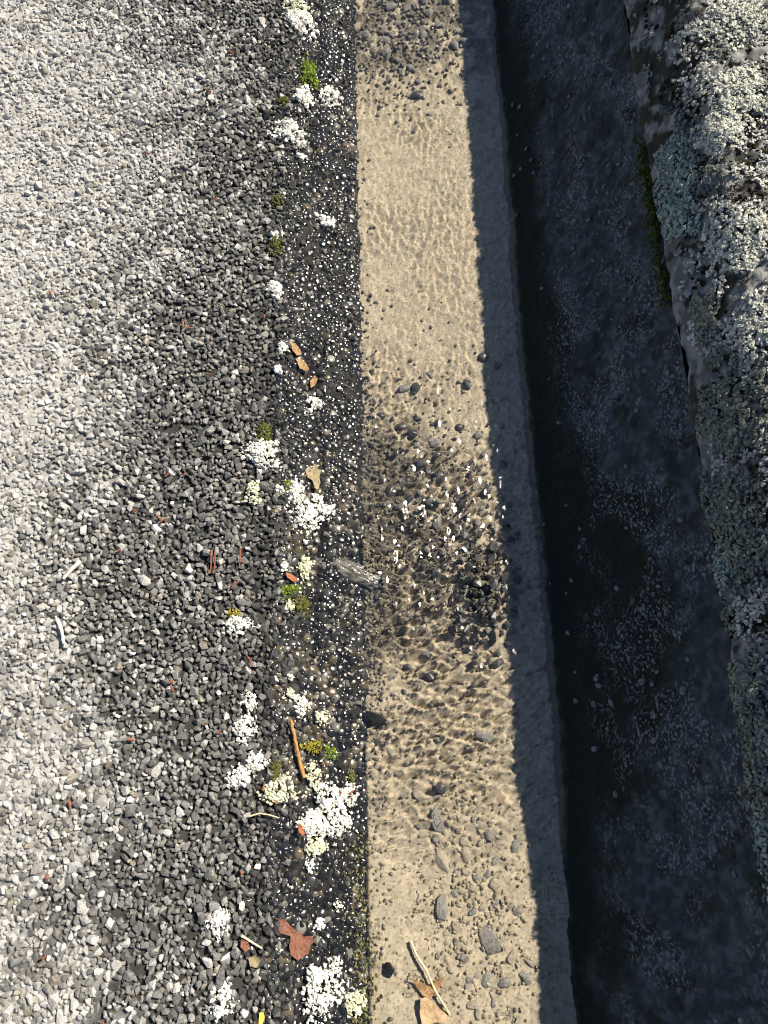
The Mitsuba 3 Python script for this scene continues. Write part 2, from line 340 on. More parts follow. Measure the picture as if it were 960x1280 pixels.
_q, _ = project(np.stack([*np.meshgrid(bx, by), np.zeros((len(by), len(bx)))], -1))
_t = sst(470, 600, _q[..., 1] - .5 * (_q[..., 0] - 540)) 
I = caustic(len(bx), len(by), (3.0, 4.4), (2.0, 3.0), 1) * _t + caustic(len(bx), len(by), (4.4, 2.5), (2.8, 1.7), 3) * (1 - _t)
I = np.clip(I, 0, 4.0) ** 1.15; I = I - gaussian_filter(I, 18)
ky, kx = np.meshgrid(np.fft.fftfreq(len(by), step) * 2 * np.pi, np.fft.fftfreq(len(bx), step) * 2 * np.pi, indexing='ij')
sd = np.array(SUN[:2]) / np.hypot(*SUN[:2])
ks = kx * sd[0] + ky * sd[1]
RELIEF = np.real(np.fft.ifft2(np.fft.fft2(I) * (1j * ks) / (ks ** 2 + (2 * np.pi / .08) ** 2)))  # sunward slopes follow the caustic net: its light is put into the shape
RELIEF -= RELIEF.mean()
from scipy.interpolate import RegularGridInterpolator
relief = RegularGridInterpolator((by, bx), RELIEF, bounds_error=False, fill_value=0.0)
CAUSTIC_DEPTH = 1.35  # depth of the caustic light modelled into the silt
def caustic_strength(x, y):
    """how deep the caustic light net is shaped into the bed"""
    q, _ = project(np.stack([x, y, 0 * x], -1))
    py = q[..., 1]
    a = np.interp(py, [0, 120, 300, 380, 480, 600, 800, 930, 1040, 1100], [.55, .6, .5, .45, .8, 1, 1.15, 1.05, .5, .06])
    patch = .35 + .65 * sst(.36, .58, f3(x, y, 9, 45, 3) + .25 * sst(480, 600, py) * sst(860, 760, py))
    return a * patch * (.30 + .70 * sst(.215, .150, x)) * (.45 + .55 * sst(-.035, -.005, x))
def bed_z(x, y):
    q, _ = project(np.stack([x, y, 0 * x], -1))
    py, px = q[..., 1], q[..., 0]
    z = -.014 + .014 * sst(960, 1130, py) + .006 * (f3(x, y, 10, 41) - .5) + .0022 * (f3(x, y, 45, 42) - .5)
    z += (.003 + .011 * sst(.40, .62, f3(x * .5, y, 13, 44)) * sst(560, 660, py) * sst(1040, 960, py)) * sst(.03, -.03, x)
    z -= .05 * sst(-.035, -.062, x) 
    z += .017 * np.exp(-(((px - 602) / 26) ** 2 + ((py - 735) / 46) ** 2))
    return z
GRAV = []
def ridges(x, y): return relief(np.stack([y, x], -1)) * caustic_strength(x, y) * CAUSTIC_DEPTH  # relief standing in for caustic light on the silt
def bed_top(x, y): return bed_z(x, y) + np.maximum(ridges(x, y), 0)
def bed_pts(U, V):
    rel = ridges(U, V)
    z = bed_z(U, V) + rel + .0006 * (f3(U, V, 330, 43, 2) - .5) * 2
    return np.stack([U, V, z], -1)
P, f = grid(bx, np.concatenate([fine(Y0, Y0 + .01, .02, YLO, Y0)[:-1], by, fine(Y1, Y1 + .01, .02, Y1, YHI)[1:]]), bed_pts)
x, y = P[..., 0], P[..., 1]
q, _ = project(P)
gravel_zone = np.clip(sst(130, 60, q[..., 1]) + sst(.0, 1, np.exp(-((q[..., 1] - 650) / 150) ** 2) * sst(640, 520, q[..., 0] - .1 * (q[..., 1] - 650))), 0, 1)
dirt = sst(.55 - .22 * gravel_zone, .68 - .14 * gravel_zone, f3(x, y, 38, 51, 4)) * (.15 + .80 * gravel_zone)
heap = np.exp(-(((q[..., 0] - 604) / 24) ** 2 + ((q[..., 1] - 740) / 52) ** 2) * 1.2) + .35 * (f3(x, y, 60, 55) - .5)
dirt = np.maximum(dirt, sst(.3, .55, heap))
shelf = sst(545, 465, q[..., 0]) * sst(520, 600, q[..., 1]) * sst(860, 780, q[..., 1]) + .5 * (f3(x, y, 44, 57, 4) - .5)
dirt = np.maximum(dirt, .85 * sst(.35, .6, shelf))
tone = f3(x, y, 130, 52, 3)
col = lerp([.42, .368, .275], [.335, .295, .22], sst(.35, .65, tone))
col = lerp(col, [.135, .122, .092], dirt)
col = col * (1 - .45 * sst(.72, .8, n3(x, y, 420, 53)))[..., None]
put('gutter_bed', (P.reshape(-1, 3), f), 'mat_silt', 'pale tan silt floor of the gutter between the asphalt edge and the wall', kind='structure', color=col.reshape(-1, 3))

# running water: a thin rippled sheet
wx, wy = np.arange(-.062, .292, .0026), fine(Y0, Y1, .0026, YLO, YHI)
def water_pts(U, V):
    q, _ = project(np.stack([U, V, 0 * U], -1))
    a = np.interp(q[..., 1], [0, 300, 480, 620, 800, 950, 1080], [.8, .5, .8, 1.3, 1.2, .6, .2])
    a = a + 1.6 * np.exp(-(((q[..., 0] - 530) / 60) ** 2 + ((q[..., 1] - 670) / 80) ** 2)) + 1.0 * np.exp(-((q[..., 0] - 460) / 40) ** 2) * sst(130, 60, q[..., 1])
    z = .0026 * a * (f3(U * 1.0, V * .8, 70, 61, 2) - .5) + .0012 * a * (n3(U, V, 150, 62) - .5)
    return np.stack([U, V, z - .0015], -1)
P, f = grid(wx, wy, water_pts)
put('water', (P.reshape(-1, 3), f), 'mat_water', 'shallow clear water running along the gutter', kind='structure')

# ------------------------------------------------------------------ stones in the gutter
pm = {}
MARKS = [(470, 899, 'the glossy black pebble'), (611, 1173, 'the largest flat grey pebble'), (546, 1026, 'the uppermost silted pebble'), (551, 1133, 'the oval grey pebble'),
         (521, 119, 'the lone dark pebble near the top'), (604, 738, 'the middle of the black heap'), (430, 712, 'the long wet stone'), (535, 1210, 'the straw stem'), (370, 1172, 'the red brown leaf'),
         (374, 936, 'the orange twig'), (392, 598, 'the beige lobed leaf'), (387, 93, 'the bright green moss tuft'), (376, 456, 'the tan leaf scraps'), (92, 714, 'the upper bleached stick'),
         (78, 790, 'the lower bleached stick'), (267, 704, 'the pair of red needles'), (295, 775, 'the yellow moss'), (402, 1240, 'the lowest white lichen'), (329, 568, 'the large white lichen'), (395, 1030, 'the white lichen cluster')]
USED = {}
def where(px, py):
    d, (mx, my, name) = min((math.hypot(px - m[0], py - m[1]), m) for m in MARKS)
    a = math.degrees(math.atan2(my - py, px - mx)) % 360
    way = ['right of', 'above and right of', 'above', 'above and left of', 'left of', 'below and left of', 'below', 'below and right of'][int((a + 22.5) // 45) % 8]
    far = 'close ' if d < 35 else '' if d < 90 else 'well ' if d < 180 else 'far '
    return f'{far}{way} {name}'
def own(first, px, py, group):
    '''a label of its own where the place tells it apart; the second one at the same place shares the group's'''
    lab = f'{first} {where(px, py)}'
    if len(lab.split()) > 14: lab = lab.replace('larger ', '').replace('smaller ', '')
    k = USED[lab] = USED.get(lab, 0) + 1
    return (lab, None) if k == 1 else (f'{["", "second ", "third ", "fourth ", "fifth ", "sixth ", "seventh ", "eighth ", "ninth ", "tenth ", "eleventh "][min(k, 11) - 1]}{lab}', group)

def stone(key_name, px, py, w, h, ang, mat, label, group=None, variants=ROUND, seed=None, lift=.25, flat=.6, z=None):
    s = mm(px, py)
    p = at(px, py)
    vi = R.integers(0, len(variants)) if seed is None else seed
    kk = (id(variants), int(vi), mat)
    if kk not in pm: pm[kk] = mikit.ply(variants[vi], mat, smooth=(35 if variants is ROUND else False))
    a = -math.radians(ang)
    m3 = zrot(np.array([a]))[0] @ np.diag([w * s / 2 * 1.08, h * s / 2 * 1.25, min(w, h) * s / 2 * flat / .62])
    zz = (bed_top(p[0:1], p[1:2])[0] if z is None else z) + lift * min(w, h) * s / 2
    m4 = np.eye(4); m4[:3, :3] = m3; m4[:3, 3] = [p[0], p[1], zz]
    key = num(key_name)
    scene[key] = {**pm[kk], 'to_world': T(m4)}
    tag(key, label, 'pebble' if key_name == 'pebble' else 'stone', group)
stone('pebble', 470, 899, 25, 17, 10, 'mat_pebble_black', 'glossy black wet pebble alone on the silt beside the wet edge', lift=.5)
stone('pebble', 521, 119, 13, 11, 0, 'mat_pebble_dark', 'small dark pebble under water near the top of the gutter', lift=.4)
stone('pebble', 487, 1208, 12, 15, 70, 'mat_pebble_black', 'small black angular pebble left of the straw stem', lift=.5, variants=CHIPS)
stone('pebble', 611, 1173, 36, 22, 58, 'mat_pebble_grey', 'largest flat grey pebble, half sunk in silt right of the straw stem', lift=-.1, flat=.5)
stone('pebble', 546, 1026, 27, 19, 68, 'mat_pebble_grey', 'grey pebble at the upper end of the line of silted pebbles', lift=.0)
stone('pebble', 553, 1076, 24, 15, 62, 'mat_pebble_silted', 'tan grey pebble below the upper grey one, in the line of silted pebbles', lift=.0)
stone('pebble', 551, 1133, 26, 18, 80, 'mat_pebble_grey', 'oval grey pebble in the lower middle of the silt bed', lift=.05)
stone('pebble', 605, 920, 20, 14, 20, 'mat_pebble_grey', 'pale grey pebble under the water right of the ripples', lift=.3)
stone('pebble', 550, 985, 14, 13, 0, 'mat_pebble_dark', 'dark grey pebble just above the line of silted pebbles', lift=.4)
_m = trimesh.creation.icosphere(subdivisions=5); _v = np.array(_m.vertices)
_v = np.sign(_v) * np.abs(_v) ** .8 * [1, 1, 1]
_v = _v * (1 + .30 * (meshkit.fbm(_v * 1.3 + 4, 3, 5) - .5) + .26 * (meshkit.fbm(_v * [7, 5, 5] + 9, 4, 6) - .5))[:, None]
_s, _p = mm(432, 712), at(432, 712)
_a = math.radians(-19); _v = _v * [48 * _s, 13 * _s, 8 * _s]
_v = np.c_[_v[:, 0] * math.cos(_a) - _v[:, 1] * math.sin(_a), _v[:, 0] * math.sin(_a) + _v[:, 1] * math.cos(_a), _v[:, 2] - .16 * (_v[:, 0] + .0)]
_c = lerp([.045, .045, .043], [.17, .168, .16], sst(.35, .65, meshkit.fbm(_v * 330, 3, 8)))
put('long_stone', (_v + [_p[0], _p[1], -.001], np.array(_m.faces)), 'mat_wetstone', 'long grey wet stone lying across the edge into the stream', 'stone', color=_c)
taken = [(470, 899, 16), (611, 1173, 26), (546, 1026, 16), (553, 1076, 14), (551, 1133, 16)]
def field(n, cx, cy, sx, sy, lo, hi, mats, label, group, seed, lift=.25, slope=0.0, variants=ROUND):
    r = np.random.default_rng(seed)
    made, tries = 0, 0
    short = lambda w, hi: ('larger ' if w > .75 * hi else 'smaller ' if w < .6 * hi else '') + label
    while made < n and tries < n * 40:
        tries += 1
        px, py = cx + sx * r.normal(), cy + sy * r.normal()
        px += slope * (py - cy)
        w = lo * (hi / lo) ** (r.random() ** 1.6)
        if not (452 < px < 655 + .04 * (py - 800)) or not (-10 < py < 1290): continue
        if any((px - a) ** 2 + (py - b) ** 2 < (c + w * .45) ** 2 for a, b, c in taken): continue
        taken.append((px, py, w * .5)); made += 1
        stone('pebble', px, py, w, w * r.uniform(.65, .95), r.uniform(0, 180), mats[r.integers(len(mats))], own(short(w, hi), px, py, group)[0], group, lift=lift, variants=variants)
field(70, 592, 1130, 30, 75, 7, 17, ['mat_pebble_silted', 'mat_pebble_silted', 'mat_pebble_grey'], 'silt coated pebble', 'silted pebbles in the pebbly strip', 1, .02, .08)
field(80, 607, 738, 15, 34, 8, 17, ['mat_pebble_dark', 'mat_pebble_dark', 'mat_pebble_black'], 'dark wet pebble', 'dark pebbles of the black heap', 2, 1.0, variants=CHIPS)
field(60, 540, 640, 55, 90, 8, 16, ['mat_pebble_dark', 'mat_pebble_grey', 'mat_pebble_dark'], 'submerged pebble', 'submerged dark pebbles in the middle', 3, .3)
field(30, 505, 45, 40, 40, 7, 13, ['mat_pebble_grey', 'mat_pebble_grey', 'mat_pebble_grey'], 'grey submerged pebble', 'submerged grey pebbles at the top', 4, .3)
field(26, 500, 900, 40, 50, 5, 10, ['mat_pebble_dark', 'mat_pebble_grey'], 'small pebble', 'small pebbles on the rippled silt', 5, .3)
# finer gravel
r = np.random.default_rng(77)
G = []
for n, cx, cy, sx, sy, sl in ((1300, 530, 650, 60, 95, .05), (900, 466, 720, 16, 150, .02), (900, 500, 40, 45, 50, 0), (700, 588, 1110, 40, 110, .08), (420, 560, 900, 60, 160, .05), (360, 603, 735, 18, 40, 0), (350, 466, 800, 8, 300, .02)):
    py = cy + sy * r.normal(size=n); px = cx + sx * r.normal(size=n) + sl * (py - cy)
    ok = (px > 436) & (px < 700) & (py > -20) & (py < 1300)
    w = r.uniform(2.2, 6.0, n)
    dark = (cy < 800) & (r.random(n) < (.3 if cy < 100 else .6))
    G += [(a, b, c, d, cy) for a, b, c, d in zip(px[ok], py[ok], w[ok], dark[ok])]
G = np.array(G)
d = _cam(G[:, 0], G[:, 1]) @ W2C
gp = CAM + d * ((H_CAM + .006) / -d[:, 2])[:, None]
gs = G[:, 2] * .5 * np.linalg.norm(gp - CAM, axis=1) / F
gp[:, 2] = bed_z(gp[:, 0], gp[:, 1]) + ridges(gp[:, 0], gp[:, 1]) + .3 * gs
wh = r.integers(0, len(CHIPS), len(G))
m, ids = scatter(CHIPS, wh, rotm(len(G)) * gs[:, None, None], gp)
c0 = np.where(G[:, 3:4] > 0, [[.075, .074, .068]], np.where(G[:, 4:5] > 850, [[.25, .215, .155]], [[.19, .175, .14]])) * r.uniform(.6, 1.3, (len(G), 1))
put('gravel', m, 'mat_stone_vc', 'fine gravel strewn over the silt of the gutter', 'gravel', kind='stuff', smooth=False, color=c0[ids])

# ------------------------------------------------------------------ wall: a rough concrete base under coping stones
B0, B1 = np.array([.246, -.03]), np.array([.441, .256])
bdir = B1 - B0; blen = np.linalg.norm(bdir); bdir /= blen; bn = np.array([-bdir[1], bdir[0]])
us, ys = np.concatenate([np.arange(0, blen, .003), [blen]]), fine(Y0, Y1, .003, YLO, YHI)
def wall_pts(U, V):
    d = .010 * (f3(U, V, 8, 71) - .5) + .006 * (f3(U, V, 42, 72) - .5) + .003 * (n3(U, V, 150, 73) - .5)
    return np.stack([B0[0] + bdir[0] * U + bn[0] * d - (.010 * sst(.1, -.3, V) - .004 * sst(.5, 1.2, V)) * (1 - U / blen) - .010 * sst(.0, -.4, V) * (1 - U / blen), V, B0[1] + bdir[1] * U + bn[1] * d], -1)
P, f = grid(us, ys, wall_pts)
U, V = np.meshgrid(us, ys)
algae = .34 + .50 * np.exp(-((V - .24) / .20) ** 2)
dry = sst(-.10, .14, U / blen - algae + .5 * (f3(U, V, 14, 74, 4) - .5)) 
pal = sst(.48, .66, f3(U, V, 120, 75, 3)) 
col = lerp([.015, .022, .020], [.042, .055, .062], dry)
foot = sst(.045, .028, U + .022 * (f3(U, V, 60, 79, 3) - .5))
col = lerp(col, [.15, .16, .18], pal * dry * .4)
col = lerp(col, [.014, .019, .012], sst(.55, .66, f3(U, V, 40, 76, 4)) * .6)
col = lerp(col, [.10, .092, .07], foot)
tag('retaining_wall', 'dark battered stone wall in its own shade, topped by lichen grown coping', 'wall')
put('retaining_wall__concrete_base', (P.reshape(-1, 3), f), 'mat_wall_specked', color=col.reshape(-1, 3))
def wall_at(u, y): return np.stack([B0[0] + bdir[0] * u, y, B0[1] + bdir[1] * u], -1)
n = 1500
u, y = R.uniform(.03, blen - .02, n), R.uniform(Y0, Y1, n)
dens = sst(.42, .62, f3(u, y, 9, 78)) * sst(.05, .16, u) + .12
keep = (R.random(n) < dens)
u, y = u[keep], y[keep]
p = wall_at(u, y)
near = 1 / np.linalg.norm(p - CAM, axis=1)
srt = np.argsort(-R.random(len(u)))
Wm = [mikit.ply(v, 'mat_speckstone', smooth=35) for v in ROUND]
for c, i in enumerate(srt[:290]):
    s = R.uniform(.0022, .0050) * (1.35 if y[i] < .12 else 1)
    m4 = np.eye(4); m4[:3, :3] = frame(np.array([[bn[0], 0, bn[1]]]))[0] @ zrot(np.array([R.uniform(0, 6.28)]))[0] * s
    m4[:3, 3] = p[i] + np.array([bn[0], 0, bn[1]]) * (.001)
    scene[num('retaining_wall__concrete_base__stone')] = {**Wm[i % len(Wm)], 'to_world': T(m4)}

# coping stones: profile by arc length
cp = np.array([[.448, .252], [.437, .262], [.455, .290], [.475, .320], [.490, .342], [.503, .353], [.53, .358], [.62, .362], [.95, .366], [.96, .25]])
seg = np.r_[0, np.cumsum(np.linalg.norm(np.diff(cp, axis=0), axis=1))]
def cop(s):
    x, z = np.interp(s, seg, cp[:, 0]), np.interp(s, seg, cp[:, 1])
    e = .006
    dx, dz = np.interp(s + e, seg, cp[:, 0]) - np.interp(s - e, seg, cp[:, 0]), np.interp(s + e, seg, cp[:, 1]) - np.interp(s - e, seg, cp[:, 1])
    l = np.hypot(dx, dz) + 1e-9
    return x, z, -dz / l, dx / l
S_TOP = seg[-1]
JOINTS = [YLO, -2.4, -.95, .155, 1.62, 3.2, YHI]
def knob(s, y): return f3(s, y, 48, 87, 2)
def coping_disp(s, y):
    return .014 * (f3(s, y, 11, 81) - .5) + .009 * (f3(s, y, 42, 82, 4) - .5) + .0035 * (f3(s, y, 170, 86, 2) - .5) + .010 * (knob(s, y) - .5) * sst(.06, .13, s)
for a, b in zip(JOINTS[:-1], JOINTS[1:]):
    ss = np.concatenate([np.arange(0, .26, .0035), np.arange(.26, S_TOP, .03), [S_TOP]])
    ys = fine(max(a, Y0), min(b, Y1), .0035, a + .002, b - .002) if b > Y0 and a < Y1 else np.linspace(a + .002, b - .002, 40)
    ys[0], ys[-1] = max(ys[0], a + .002), min(ys[-1], b - .002)
    def pts(S, V):
        x, z, nx, nz = cop(S)
        end = np.minimum(V - a, b - V)
        d = coping_disp(S, V) - .02 * sst(.018, .0, end)
        return np.stack([x + nx * d, V, z + nz * d], -1)
    P, f = grid(ss, ys, pts)
    S, V = np.meshgrid(ss, ys)
    c = lerp([.15, .155, .155], [.28, .28, .277], sst(.40, .60, f3(S * 1.0, V * .6, 110, 83, 4)))
    c = lerp(c, [.045, .044, .036], sst(.54, .62, f3(S, V * .7, 46, 84, 5)))
    put(num('retaining_wall__coping_stone'), (P.reshape(-1, 3), f), 'mat_coping', color=c.reshape(-1, 3))
# core that fills wall behind base and joints
core = trimesh.creation.extrude_polygon(__import__('shapely').Polygon([(.275, -.24), (.275, -.03), (.452, .245), (.47, .285), (.53, .335), (.94, .35), (.95, -.24)]), YHI - YLO - .02)
core.apply_transform(np.array([[1, 0, 0, 0], [0, 0, -1, YHI - .01], [0, 1, 0, 0], [0, 0, 0, 1.0]]))
bsdf('mat_mortar', rgb(.03, .028, .024), 0.95, 0.1)
put('retaining_wall__mortar_core', core, 'mat_mortar', smooth=False)

# ------------------------------------------------------------------ lichen and moss
def cop_point(s, y, extra=0.0):
    x, z, nx, nz = cop(s)
    d = coping_disp(s, y) + extra
    return np.stack([x + nx * d, y, z + nz * d], -1), np.stack([nx, 0 * nx, nz], -1)
def lobes(s, y, size, dome, variants, col, var=.25, squash=.6):
    p, nrm = cop_point(s, y, dome)
    n = len(s)
    M = np.einsum('nij,njk->nik', frame(nrm + R.normal(size=(n, 3)) * .35), zrot(R.uniform(0, 6.28, n)))
    M = M * (np.stack([size, size * R.uniform(.7, 1.1, n), size * squash], -1))[:, None, :]
    m, ids = scatter(variants, R.integers(0, len(variants), n), M, p)
    c = np.asarray(col) * R.uniform(1 - var, 1 + var, (n, 1)) if np.ndim(col) == 1 else col
    return m, c[ids]
def patch_on_coping(key, px, py, w, h, col, label, spacing=.0028, size=.0026, dome=.0045, group=None, cat='lichen'):
    p0 = at(px, py); s = mm(px, py)
    s0 = seg[np.argmin(np.abs(cp[:, 0] - p0[0]))]
    ssamp = np.linspace(0, .5, 2000); s0 = ssamp[np.argmin(np.abs(cop(ssamp)[0] - p0[0]) + np.abs(cop(ssamp)[1] - p0[2]))]
    rw, rh = w * s / 2 * 1.2, h * s / 2
    n = int(math.pi * rw * rh / spacing ** 2)
    a, q = R.uniform(0, 6.28, n), np.sqrt(R.random(n))
    wob = 1 + .55 * (meshkit.noise(np.stack([np.cos(a) * 2 + px, np.sin(a) * 2 + py, 0 * a], -1)) - .5) * 2
    q = q * wob
    ss, yy = s0 + rw * q * np.cos(a), p0[1] + rh * q * np.sin(a)
    ok = ss > -.004; ss, yy, q = np.maximum(ss[ok], .001), yy[ok], q[ok]
    dm = dome * np.clip(1 - q ** 2, 0, 1) * (.6 + .8 * f3(ss, yy, 70, 91)) + R.uniform(0, .0045, len(ss))
    m, c = lobes(ss, yy, size * R.uniform(.5, 1.5, len(ss)), dm, LEAFLETS, col, .35, .8)
    put(key, m, 'mat_lichen_vc', label, cat, group, color=c)
PALE, AQUA, GREY = (.56, .57, .51), (.34, .40, .35), (.25, .265, .215)
for px, py, w, h, c, lab in (
    (850, 232, 44, 140, AQUA, 'pale aqua lichen patch hanging over the wall edge in the upper part'),
    (893, 172, 44, 70, PALE, 'chalky white lichen knob on the wall top, catching the sun'),
    (925, 120, 60, 80, PALE, 'whitish lichen crust on the wall top above the knob'),
    (905, 28, 70, 60, PALE, 'white sunlit lichen crust in the top right corner of the wall'),
    (925, 300, 60, 90, PALE, 'whitish lichen crust on the wall top right of the aqua patch'),
    (940, 420, 50, 80, PALE, 'sunlit lichen tufts on the wall top at the right border'),
    (888, 400, 34, 90, GREY, 'grey lichen tuft on the wall face below the aqua patch'),
    (915, 520, 64, 120, GREY, 'broad grey green lichen mat at the middle of the wall edge'),
    (880, 632, 34, 84, GREY, 'grey green lichen fringe standing out over the dark base'),
    (925, 660, 50, 110, GREY, 'grey lichen mat behind the fringe at mid height'),
    (893, 715, 32, 56, AQUA, 'aqua grey lichen lobe at the end of the fringe'),
    (912, 772, 24, 34, GREY, 'small lichen tuft beside the dark joint between coping stones'),
    (940, 868, 44, 110, GREY, 'dense olive grey lichen cushion below the joint of the coping'),
    (950, 985, 38, 130, GREY, 'grey lichen cushion at the lower right border'),
    (957, 1060, 34, 90, AQUA, 'aqua lichen lobe lowest on the wall edge')):
    patch_on_coping(num('lichen_patch'), px, py, w, h, c, lab)
# the crust between the patches
n = 34000
s, y = R.uniform(.03, .34, n), R.uniform(Y0, Y1, n)
keep = f3(s, y, 34, 95, 4) > (.52 - .09 * sst(.08, .2, s) - .10 * sst(.75, .35, y) + .5 * (.46 - knob(s, y)) * sst(.06, .13, s))
s, y = s[keep], y[keep]
tonev = f3(s, y, 18, 96)
c = lerp([.20, .215, .19], [.56, .56, .52], sst(.4, .6, tonev)) * R.uniform(.7, 1.2, (len(s), 1))
m, cc = lobes(s, y, R.uniform(.0014, .0042, len(s)), R.uniform(0, .0055, len(s)), LEAFLETS, c, squash=.8)
put('lichen_crust', m, 'mat_lichen_vc', 'grey white lichen crust covering the wall top', 'lichen', kind='stuff', color=cc)
n = 14000
s, y = R.uniform(.05, .34, n), R.uniform(Y0, Y1, n)
keep = f3(s, y, 32, 98, 4) + .9 * (.47 - knob(s, y)) > .52
s, y = s[keep], y[keep]
m, cc = lobes(s, y, R.uniform(.0015, .0042, len(s)), 0 * s + .002, LEAFLETS, (.030, .026, .016), .5)
put('dark_moss', m, 'mat_moss_vc', 'blackish brown moss between the lichens on the wall top', 'moss', kind='stuff', color=cc)
# green moss in the seam under the coping
def seam(px0, py0, px1, py1, key, label, n=500):
    t = R.random(n)
    a = np.array([at(px0, py0), at(px1, py1)])
    y = a[0, 1] + (a[1, 1] - a[0, 1]) * t
    p = np.c_[.444 + .006 * R.normal(size=n), y, .252 + .004 * R.normal(size=n)]
    p[:, 0] -= .012
    m, ids = scatter(BLOB0, R.integers(0, 8, n), rotm(n) * R.uniform(.0012, .003, n)[:, None, None], p)
    put(key, m, 'mat_moss_vc', label, 'moss', color=(np.array([.06, .085, .012]) * R.uniform(.5, 1.3, (n, 1)))[ids])
seam(805, 170, 838, 380, 'seam_moss', 'narrow green moss growing in the seam under the coping stone')

# white lichen clumps and moss on the wet edge of the asphalt
def clump(key, px, py, w, h, col, label, cat, group=None, size=2.6, var=.15, mat='mat_lichen_vc', hump=.5):
    s = mm(px, py); p0 = at(px, py)
    n = max(8, int(w * h / size ** 2 * 1.9))
    a, q = R.uniform(0, 6.28, n), np.sqrt(R.random(n))
    q = np.where(R.random(n) < .10, R.uniform(1, 1.45, n), q) * (1 + .5 * (meshkit.noise(np.stack([np.cos(a) * 1.7 + px, np.sin(a) * 1.7 + py, 0 * a], -1)) - .5) * 2)
    x, y = p0[0] + w * s / 2 * q * np.cos(a), p0[1] + h * s / 2 * q * np.sin(a) * 1.1
    z = np.interp(x, PX[:5], PZ[:5]) + .002 + hump * min(w, h) * s * .5 * np.clip(1 - q * q, 0, 1) + R.normal(size=n) * .001
    r_ = size * s * R.uniform(.3, 1.1, n)
    m, ids = scatter(BLOB1[:1] + LEAFLETS[:9], R.integers(0, 10, n), rotm(n) * r_[:, None, None], np.c_[x, y, z])
    put(key, m, mat, label, cat, group, color=(np.asarray(col) * R.uniform(1 - var, 1 + var, (n, 1)))[ids])
WHITE, CREAM = (.80, .80, .75), (.70, .71, .54)
SMALL = ('small white lichen fleck on the wet black road edge', 'small white lichen flecks')
for px, py, w, h, c, lab in (
    (376, 31, 30, 30, WHITE, 'white lichen clump highest on the wet road edge'),
    (370, 8, 20, 20, CREAM, 'cream lichen clump at the very top of the road edge'),
    (380, 125, 20, 25, WHITE, 'white lichen clump just below the bright green moss tuft'),
    (411, 121, 19, 20, WHITE, 'white lichen clump nearest the water in the upper part'),
    (362, 167, 26, 28, WHITE, 'white lichen clump below the pair beside the green moss'),
    (377, 197, 9, 9, WHITE, 0), (326, 92, 9, 9, WHITE, 0), (409, 279, 18, 14, WHITE, 'white lichen clump alone by the water in the upper third'),
    (343, 362, 18, 20, WHITE, 'white lichen clump on the dry side above the tan leaves'), (354, 435, 10, 14, WHITE, 0), (348, 463, 10, 10, WHITE, 0), (344, 295, 12, 8, WHITE, 0),
    (329, 568, 32, 34, WHITE, 'large white lichen clump left of the beige lobed leaf'),
    (394, 504, 20, 13, WHITE, 'white lichen clump above the beige lobed leaf'), (385, 514, 10, 8, WHITE, 0),
    (317, 616, 16, 28, CREAM, 'cream lichen clump below the large white one on the dry side'),
    (371, 616, 18, 26, WHITE, 'white lichen clump just below the beige lobed leaf'),
    (384, 646, 32, 36, WHITE, 'largest white lichen clump in the middle of the road edge'),
    (397, 625, 14, 15, WHITE, 'round white lichen clump right of the middle ones'), (409, 640, 20, 14, WHITE, 'white lichen clump nearest the water in the middle'), (350, 610, 10, 9, WHITE, 0),
    (382, 710, 18, 26, CREAM, 'cream lichen clump at the left end of the long stone'), (356, 709, 10, 12, WHITE, 0), (364, 758, 14, 12, CREAM, 'cream lichen clump below the orange leaf scrap'),
    (297, 781, 28, 18, WHITE, 'white lichen clump with yellow moss out on the asphalt'),
    (364, 847, 8, 8, WHITE, 0), (363, 867, 12, 13, CREAM, 0), (378, 881, 18, 22, WHITE, 'white lichen clump right above the orange twig'), (313, 877, 14, 18, WHITE, 'white lichen clump left of the upper end of the orange twig'),
    (402, 897, 16, 12, CREAM, 'cream lichen clump between orange twig and black pebble'), (306, 910, 26, 24, WHITE, 'upper white lichen clump in the group left of the orange twig'),
    (320, 952, 26, 22, WHITE, 'white lichen clump left of the lower end of the orange twig'), (303, 970, 18, 20, WHITE, 'white lichen clump farthest out on the asphalt beside the orange twig'), (291, 977, 14, 12, WHITE, 0),
    (350, 990, 36, 24, CREAM, 'oval cream lichen clump left in the large white cluster'), (392, 968, 15, 22, CREAM, 'cream lichen clump at the foot of the orange twig'),
    (413, 1000, 34, 34, WHITE, 'largest white lichen clump at the top of the large cluster'), (438, 991, 14, 20, WHITE, 'white lichen clump at the water edge of the large cluster'),
    (390, 1028, 36, 24, WHITE, 'white lichen clump around the orange flake'), (416, 1034, 26, 18, WHITE, 'white lichen clump right of the orange flake'), (432, 1026, 14, 14, WHITE, 0),
    (394, 1058, 26, 17, CREAM, 'cream lichen clump at the bottom of the large cluster'), (387, 1081, 8, 12, WHITE, 0),
    (399, 1154, 10, 12, WHITE, 0), (424, 1130, 10, 9, WHITE, 0), (420, 1205, 10, 12, WHITE, 0), (394, 1217, 16, 16, WHITE, 'white lichen clump above the lowest large one'),
    (402, 1240, 32, 34, WHITE, 'large white lichen clump below the red brown leaf'), (443, 1254, 20, 22, CREAM, 'cream lichen clump lowest beside the silt'),
    (275, 1152, 22, 22, WHITE, 'white lichen clump out on the asphalt left of the red brown leaf'), (277, 1255, 22, 26, WHITE, 'white lichen clump lowest on the asphalt')):
    clump(num('lichen_clump'), px, py, w, h, c, lab or own('small white lichen fleck', px, py, None)[0], 'lichen', None if lab else SMALL[1])
GREEN, OLIVE, YELLOW = (.17, .24, .04), (.13, .14, .045), (.30, .27, .05)
